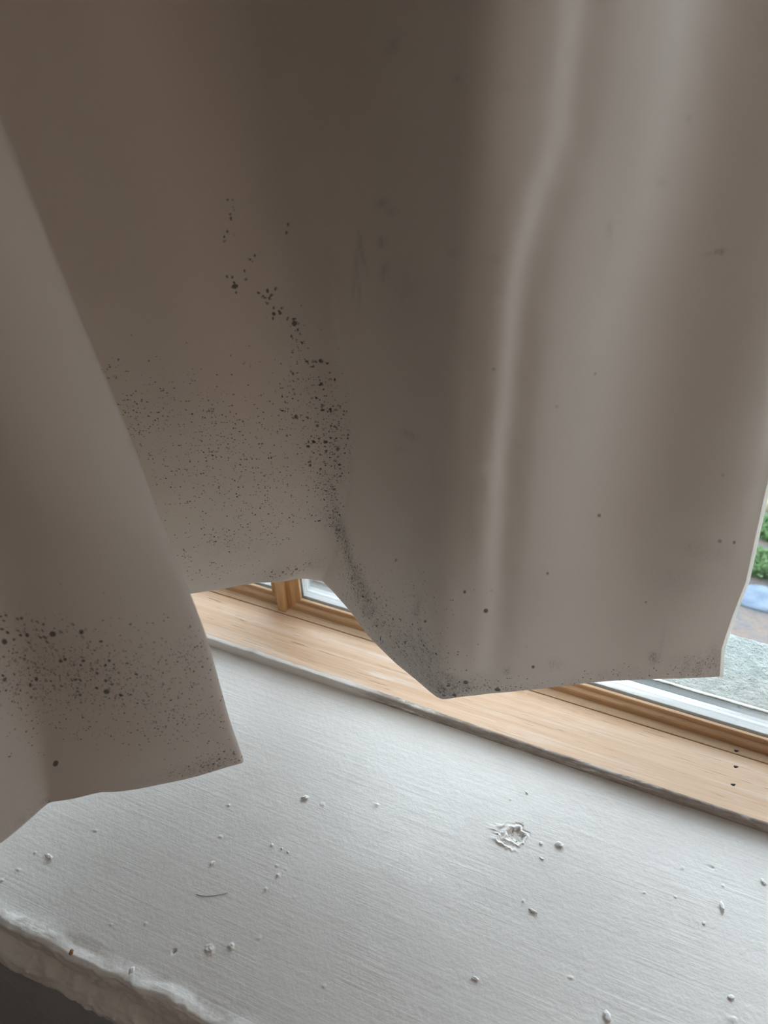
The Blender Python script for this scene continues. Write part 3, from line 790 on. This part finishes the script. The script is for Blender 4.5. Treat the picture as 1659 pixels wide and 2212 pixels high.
    ('d', 1.8709, 0.317, 265.5, 15.4, 252.9, -281.9, 0.6), ('d', 2.0547, 0.6649, 346.0, 71.1, -216.2, -522.4, 0.55), ('d', 2.0037, 0.6475, 361.9, 51.0, -129.5, -403.4, 0.45),
    ('d', 2.0016, 0.6624, 307.2, 38.7, -105.2, -351.8, 0.35), ('d', 1.9295, 0.703, 420.3, 29.7, -24.6, -462.1, 0.5), ('d', 1.7967, 0.3734, 210.5, 42.3, 241.3, -298.4, 0.5),
    ('d', 2.013, 0.2759, 419.0, 38.9, -80.6, -274.0, 0.4), ('s', 1.6989, 0.7089, 132.2, -73.5, 14.6, -40.9, 0.5), ('s', 1.7268, 0.7405, 112.5, 42.9, 21.1, -49.0, 0.45),
    ('s', 1.7031, 0.6861, 153.1, -70.3, 15.6, -39.6, 0.35), ('s', 1.7745, 0.7677, 106.9, -9.9, 61.0, -171.6, 0.5), ('s', 1.7779, 0.7421, 134.1, -53.8, 38.4, -124.1, 0.5),
    ('s', 1.7753, 0.8017, 79.1, -5.5, 72.9, -234.9, 0.45), ('s', 1.7941, 0.7999, 101.8, -4.1, 83.5, -262.2, 0.45), ('s', 1.8117, 0.5774, 63.6, -27.6, 65.1, -173.3, 0.5),
    ('s', 1.7962, 0.5482, 64.8, -0.1, 120.9, -196.3, 0.25), ('s', 1.7981, 0.9187, 119.8, -171.0, -15.9, -110.5, 0.4), ('s', 1.8808, 0.9124, 268.2, 20.6, 41.2, -320.1, 0.4),
    ('s', 1.922, 0.9113, 201.3, 26.4, -7.2, -433.2, 0.28), ('s', 2.2081, 0.7511, 110.4, 34.2, 143.8, -455.0, 0.6), ('s', 2.2124, 0.7518, 403.8, 47.5, 26.5, -343.2, 0.5),
    ('s', 1.8871, 0.7996, 117.5, 9.4, 53.2, -212.5, 0.3), ('s', 1.816, 0.7464, 42.2, -1.5, 31.6, -78.1, 0.2), ('s', 1.9263, 0.799, 189.6, 19.3, -2.7, -281.3, 0.25),
    ('s', 2.1467, 0.8644, 172.8, 77.4, -38.3, -251.8, 0.28), ('s', 2.0394, 0.8014, 248.2, 71.9, -24.9, -124.0, 0.3), ('s', 2.1164, 0.822, 66.7, 31.5, -64.3, -277.3, 0.2),
    ('d', 1.5281, 0.7587, 636.7, -112.9, -5.8, -541.6, 0.75), ('d', 1.5298, 0.7446, 627.9, -110.3, -5.8, -529.2, 0.75), ('d', 1.5285, 0.7398, 625.4, -109.5, -5.8, -525.7, 0.75),
    ('d', 1.5229, 0.7264, 636.6, -111.8, -6.8, -514.0, 0.75), ('d', 1.5186, 0.7167, 650.6, -138.0, -7.7, -508.9, 0.75), ('d', 1.5465, 0.701, 606.3, -120.5, -3.5, -497.8, 0.75),
    ('d', 1.5397, 0.6965, 589.4, -122.6, -4.3, -494.8, 0.75), ('d', 1.5321, 0.6843, 588.4, -124.5, -5.7, -485.8, 0.75), ('d', 1.5306, 0.6744, 583.5, -122.6, -5.8, -478.5, 0.75),
    ('d', 1.5166, 0.6767, 629.9, -130.0, -8.1, -480.2, 0.75), ('d', 1.5118, 0.6778, 645.6, -133.2, -8.9, -481.7, 0.75), ('d', 1.518, 0.6678, 625.7, -128.4, -8.3, -474.5, 0.75),
    ('d', 1.5168, 0.6593, 621.5, -126.8, -8.5, -469.0, 0.75), ('d', 1.5608, 0.6636, 630.1, -107.6, -1.6, -471.0, 0.75), ('d', 1.5521, 0.6621, 610.8, -111.0, -3.0, -469.7, 0.75),
    ('d', 1.5559, 0.6567, 618.3, -108.8, -2.7, -465.4, 0.75), ('d', 1.5519, 0.6529, 606.9, -109.7, -3.2, -464.1, 0.75), ('d', 1.5454, 0.6551, 584.8, -112.6, -4.0, -465.6, 0.75),
    ('d', 1.5553, 0.6414, 611.2, -89.9, -3.1, -450.1, 0.75), ('d', 1.5638, 0.6414, 615.6, -85.9, -1.6, -449.8, 0.75), ('d', 1.5519, 0.6285, 594.8, -87.8, -4.1, -441.8, 0.75),
    ('d', 1.5771, 0.6146, 567.6, -75.3, -1.1, -431.5, 0.75), ('d', 1.5688, 0.6065, 583.3, -77.7, -2.2, -426.7, 0.75), ('d', 1.5851, 0.7339, 613.5, -77.7, 3.0, -520.2, 0.75),
    ('d', 1.583, 0.7252, 607.8, -78.8, 2.4, -513.5, 0.75), ('d', 1.5632, 0.5566, 578.8, -78.6, -6.0, -396.2, 0.75), ('d', 1.5866, 0.5664, 563.5, -71.7, -3.0, -400.8, 0.75),
    ('d', 1.5841, 0.4808, 525.2, -23.6, -6.4, -349.9, 0.75), ('d', 1.5936, 0.4401, 527.4, -16.7, -7.8, -330.9, 0.75), ('d', 1.573, 0.4183, 497.6, -24.4, -7.9, -322.1, 0.75),
    ('d', 1.574, 0.6227, 344.8, -46.4, -0.6, -262.2, 0.85), ('c', 1.613, 0.3238, 137.8, 39.4, 8.0, -22.1, 0.5), ('c', 1.6564, 0.2737, 32.7, 45.5, 23.5, -22.8, 0.6),
    ('c', 1.7015, 0.2571, 22.2, 35.3, 25.4, -20.8, 0.55), ('c', 1.7432, 0.2382, 15.8, 21.3, 26.0, -18.0, 0.4), ('c', 1.8061, 0.2137, 10.0, 16.5, 28.8, -16.0, 0.3),
    ('c', 1.9097, 0.1977, 39.3, 4.3, 19.1, -63.8, 0.6), ('c', 0.7117, 0.1918, 59.6, 7.6, 27.1, -80.5, 0.85), ('c', 1.8575, 0.2485, 13.9, 18.6, 33.3, -19.7, 0.3),
    ('f', 0.7036, 0.188, 26.1, 0.6, 2.0, -66.9, 0.8), ('f', 1.9618, 0.198, 12.9, 1.1, -8.9, -56.7, 0.5), ('s', 1.6348, 0.2955, 36.9, 51.2, 12.8, -13.4, 0.5),
    ('s', 1.7293, 0.2409, 23.3, 34.6, 22.4, -16.1, 0.4), ('s', 1.6267, 0.4217, 201.9, 6.3, 4.1, -8.0, 0.16), ('s', 1.7954, 0.6969, 27.2, -3.0, 7.9, -17.5, 0.12),
    ('s', 2.2323, 0.4083, 30.7, 0.6, -13.1, -65.2, 0.22), ('s', 2.2075, 0.3609, 25.3, -0.3, -0.2, -54.4, 0.15),
]
#MOULD_END
# small wandering softness of the cloth
for i in range(CP.shape[0]):
    z = CP[i, 0, 2]
    wob = np.array([0.0022 * math.sin(s_ * 23 + z * 9) * math.sin(z * 14 + s_ * 3.1) for s_ in CS])
    CP[i, :, 1] += wob
curt = grid_mesh('curtain', CP, m_cloth(), None, True, UV)
tag(curt, 'long beige curtain spotted with black mould hanging in deep folds over the window', 'curtain')
def add_mould():
    s = UV[:, :, 0].ravel(); z = UV[:, :, 1].ravel()
    fields = {k: np.zeros(len(s)) for k in ('mould_coarse', 'mould_fine', 'mould_smear', 'mould_dot')}
    for kind, bs, bz, a11, a12, a21, a22, st in BLOBS:      # patch centre on the cloth, its shape, how dense
        ds, dz = s - bs, z - bz
        a = a11 * ds + a12 * dz; b = a21 * ds + a22 * dz
        q = a * a + b * b
        fields[{'c': 'mould_coarse', 'f': 'mould_fine', 's': 'mould_smear', 'd': 'mould_dot'}[kind]] += st * (np.exp(-q) if kind != 'd' else np.exp(-q * q * .5))
    for k, v in fields.items():
        at = curt.data.attributes.new(k, 'FLOAT', 'POINT')
        at.data.foreach_set('value', np.clip(v, 0, 1).astype(np.float32))
add_mould()
def side_hem():
    E = CP[:, -1, :]; n = 10
    V = []; F = []
    for i, p in enumerate(E):
        for k in range(n):
            t = 2 * math.pi * k / n
            V.append((p[0] + .0036 * math.cos(t) + .0026, p[1] + .0036 * math.sin(t) + .0015, p[2]))
    for i in range(len(E) - 1):
        for k in range(n):
            a_, b_ = i * n + k, i * n + (k + 1) % n
            F.append((a_, b_, b_ + n, a_ + n))
    F.append(tuple(range(n))); F.append(tuple(range(len(E) * n - n, len(E) * n)))
    t = NT('lit_hem_cloth'); t.base((.80, .78, .74)); t.rough(.9)  # hem cloth coloured whiter than the curtain to suggest a rim lit by the window
    tl = t.n('ShaderNodeBsdfTranslucent'); tl.inputs[0].default_value = (.80, .79, .75, 1)
    mx = t.n('ShaderNodeMixShader'); mx.inputs[0].default_value = .65
    t.l(t.b.outputs[0], mx.inputs[1]); t.l(tl.outputs[0], mx.inputs[2]); t.l(mx.outputs[0], t.out.inputs[0])
    return mesh('side_hem', V, F, t.m, curt, True)
side_hem()['label'] = 'rolled hem down the free edge of the curtain, whitened as if window-lit'
md = curt.modifiers.new('cloth thickness', 'SOLIDIFY')
md.thickness = 0.0055 * S; md.offset = 0.0

#DATA_BEGIN
CRUMBS = [
    (0.027, 0.5375, 0.0045, 1.2, 0.9, 0.0, 'large white paint crumb just right of the chipped crater'),
    (0.0032, 0.5299, 0.0024, 1.0, 1.0, 1.7, 'small white crumb between the crater and the larger crumb'),
    (0.009, 0.5104, 0.0021, 1.4, 0.7, -0.1, 'tiny pale crumb lying below the small crumb by the crater'),
    (-0.0326, 0.597, 0.0022, 1.2, 0.8, 2.0, 'small crumb near the pine board, straight above the crater'),
    (-0.3271, 0.4696, 0.004, 1.3, 0.8, 0.6, 'white crumb lying alone where the sill emerges from under the curtain'),
    (0.0137, 0.4401, 0.0032, 1.9, 0.6, -0.1, 'long thin paint sliver in the open middle of the sill'),
    (-0.4004, 0.3389, 0.0028, 1.2, 0.9, 0.9, 'bright crumb a little above the curved hair on the sill'),
    (-0.3384, 0.3912, 0.0021, 1.0, 1.0, 2.6, 'topmost of the three small crumbs in a slanting row'),
    (-0.323, 0.3918, 0.0017, 1.0, 1.0, 1.2, 'middle of the three small crumbs in a slanting row'),
    (-0.3129, 0.3904, 0.0017, 1.2, 0.8, 2.9, 'lowest of the three small crumbs in a slanting row'),
    (-0.612, 0.2632, 0.0042, 1.5, 0.7, -0.1, 'flat crumb on the sill below the left curtain hem'),
    (-0.4204, 0.1903, 0.0037, 0.9, 1.3, 0.1, 'crumb stuck against the raised front lip of the sill'),
    (0.1203, 0.3581, 0.0044, 1.3, 0.9, 1.8, 'crumb at the bottom edge of the photo on the right of the sill'),
    (0.252, 0.4316, 0.0033, 1.2, 0.9, 0.4, 'grey-white crumb near the bottom right corner of the sill'),
    (-0.0318, 0.3382, 0.0031, 1.4, 0.8, -0.1, 'oval crumb on the near part of the sill, right of its middle'),
    (0.2852, 0.5881, 0.003, 0.9, 1.3, 0.7, 'crumb at the right edge of the photo close to the pine board'),
    (0.2365, 0.5342, 0.0045, 0.5, 1.5, 0.3, 'slim upright flake below the smudge on the right of the sill'),
    (0.2165, 0.5058, 0.0019, 1.2, 1.0, 1.0, 'tiny grey crumb left below the slim upright flake'),
]
ORANGE = (-0.5015, 0.1791)
HAIR = (-0.3981, 0.2963, -0.3608, 0.3133)
#DATA_END
# ------------------------------------------------------------------ nail holes, crumbs and the hair on the sill
for (x, y) in ((.2398, .7660), (.2402, .7378), (.2378, .7065)):
    nail(x, y, ZB - (.0003 if y > GY else 0), 1)
def sill_z(x, y):
    return 0.0010 * fbm(x, y, 0.5, 5, 2)
def crumb(x, y, r, sx, sy, rot, seed):
    bm = bmesh.new()
    bmesh.ops.create_icosphere(bm, subdivisions=3, radius=1)
    ca, sa = math.cos(rot), math.sin(rot)
    for v in bm.verts:
        c = v.co.copy()
        k = 1 + .35 * fbm(c.x + seed * 3.1, c.y, c.z, 1.3) + .15 * fbm(c.x + seed, c.y, c.z, 4)
        X, Y, Zc = c.x * r * sx * k, c.y * r * sy * k, c.z * r * .40 * k
        v.co = Vector((X * ca - Y * sa, X * sa + Y * ca, Zc)) * S
    me = bpy.data.meshes.new('paint_crumb'); bm.to_mesh(me); bm.free()
    o = link('paint_crumb', me, M_CRUMB, None, True)
    lo = min(v.co.z for v in me.vertices)
    o.location = (x * S, y * S, sill_z(x, y) * S - lo - .00012)
    return o
for i, (x, y, r, sx, sy, rot, lab) in enumerate(CRUMBS):
    tag(crumb(x, y, r, sx, sy, rot, i + 1), lab, 'paint crumb', 'paint crumbs on the white sill')
o = crumb(*ORANGE, .0026, 1.0, 1.3, .4, 40)
o.name = 'rust_crumb'; o.data.name = 'rust_crumb'
o.data.materials[0] = plain('rust_brown', (.34, .16, .05), .8)
tag(o, 'tiny rust-brown crumb on the raised front lip of the sill', 'crumb')
o.location.z += .0012
def hair():
    pts = [HAIR[0] + (HAIR[2] - HAIR[0]) * np.linspace(0, 1, 24), HAIR[1] + (HAIR[3] - HAIR[1]) * np.linspace(0, 1, 24)]
    V = []; F = []; n = 6
    dx, dy = HAIR[2] - HAIR[0], HAIR[3] - HAIR[1]
    for i in range(24):
        u = i / 23
        bow = -.0045 * math.sin(math.pi * u)
        x = pts[0][i] - dy * bow / math.hypot(dx, dy) * -1; y = pts[1][i] + dx * bow / math.hypot(dx, dy)
        for k in range(n):
            t = 2 * math.pi * k / n
            V.append((x + .00035 * math.cos(t) * .3, y + .00035 * math.cos(t), sill_z(x, y) + .00045 + .00035 * math.sin(t)))
    for i in range(23):
        for k in range(n):
            a_, b_ = i * n + k, i * n + (k + 1) % n
            F.append((a_, b_, b_ + n, a_ + n))
    F.append(tuple(range(n))); F.append(tuple(range(23 * n, 24 * n)))
    return mesh('hair_strand', V, F, plain('dark_hair', (.08, .07, .06), .5), None, True)
tag(hair(), 'short curved hair lying on the white sill near the front lip', 'hair')
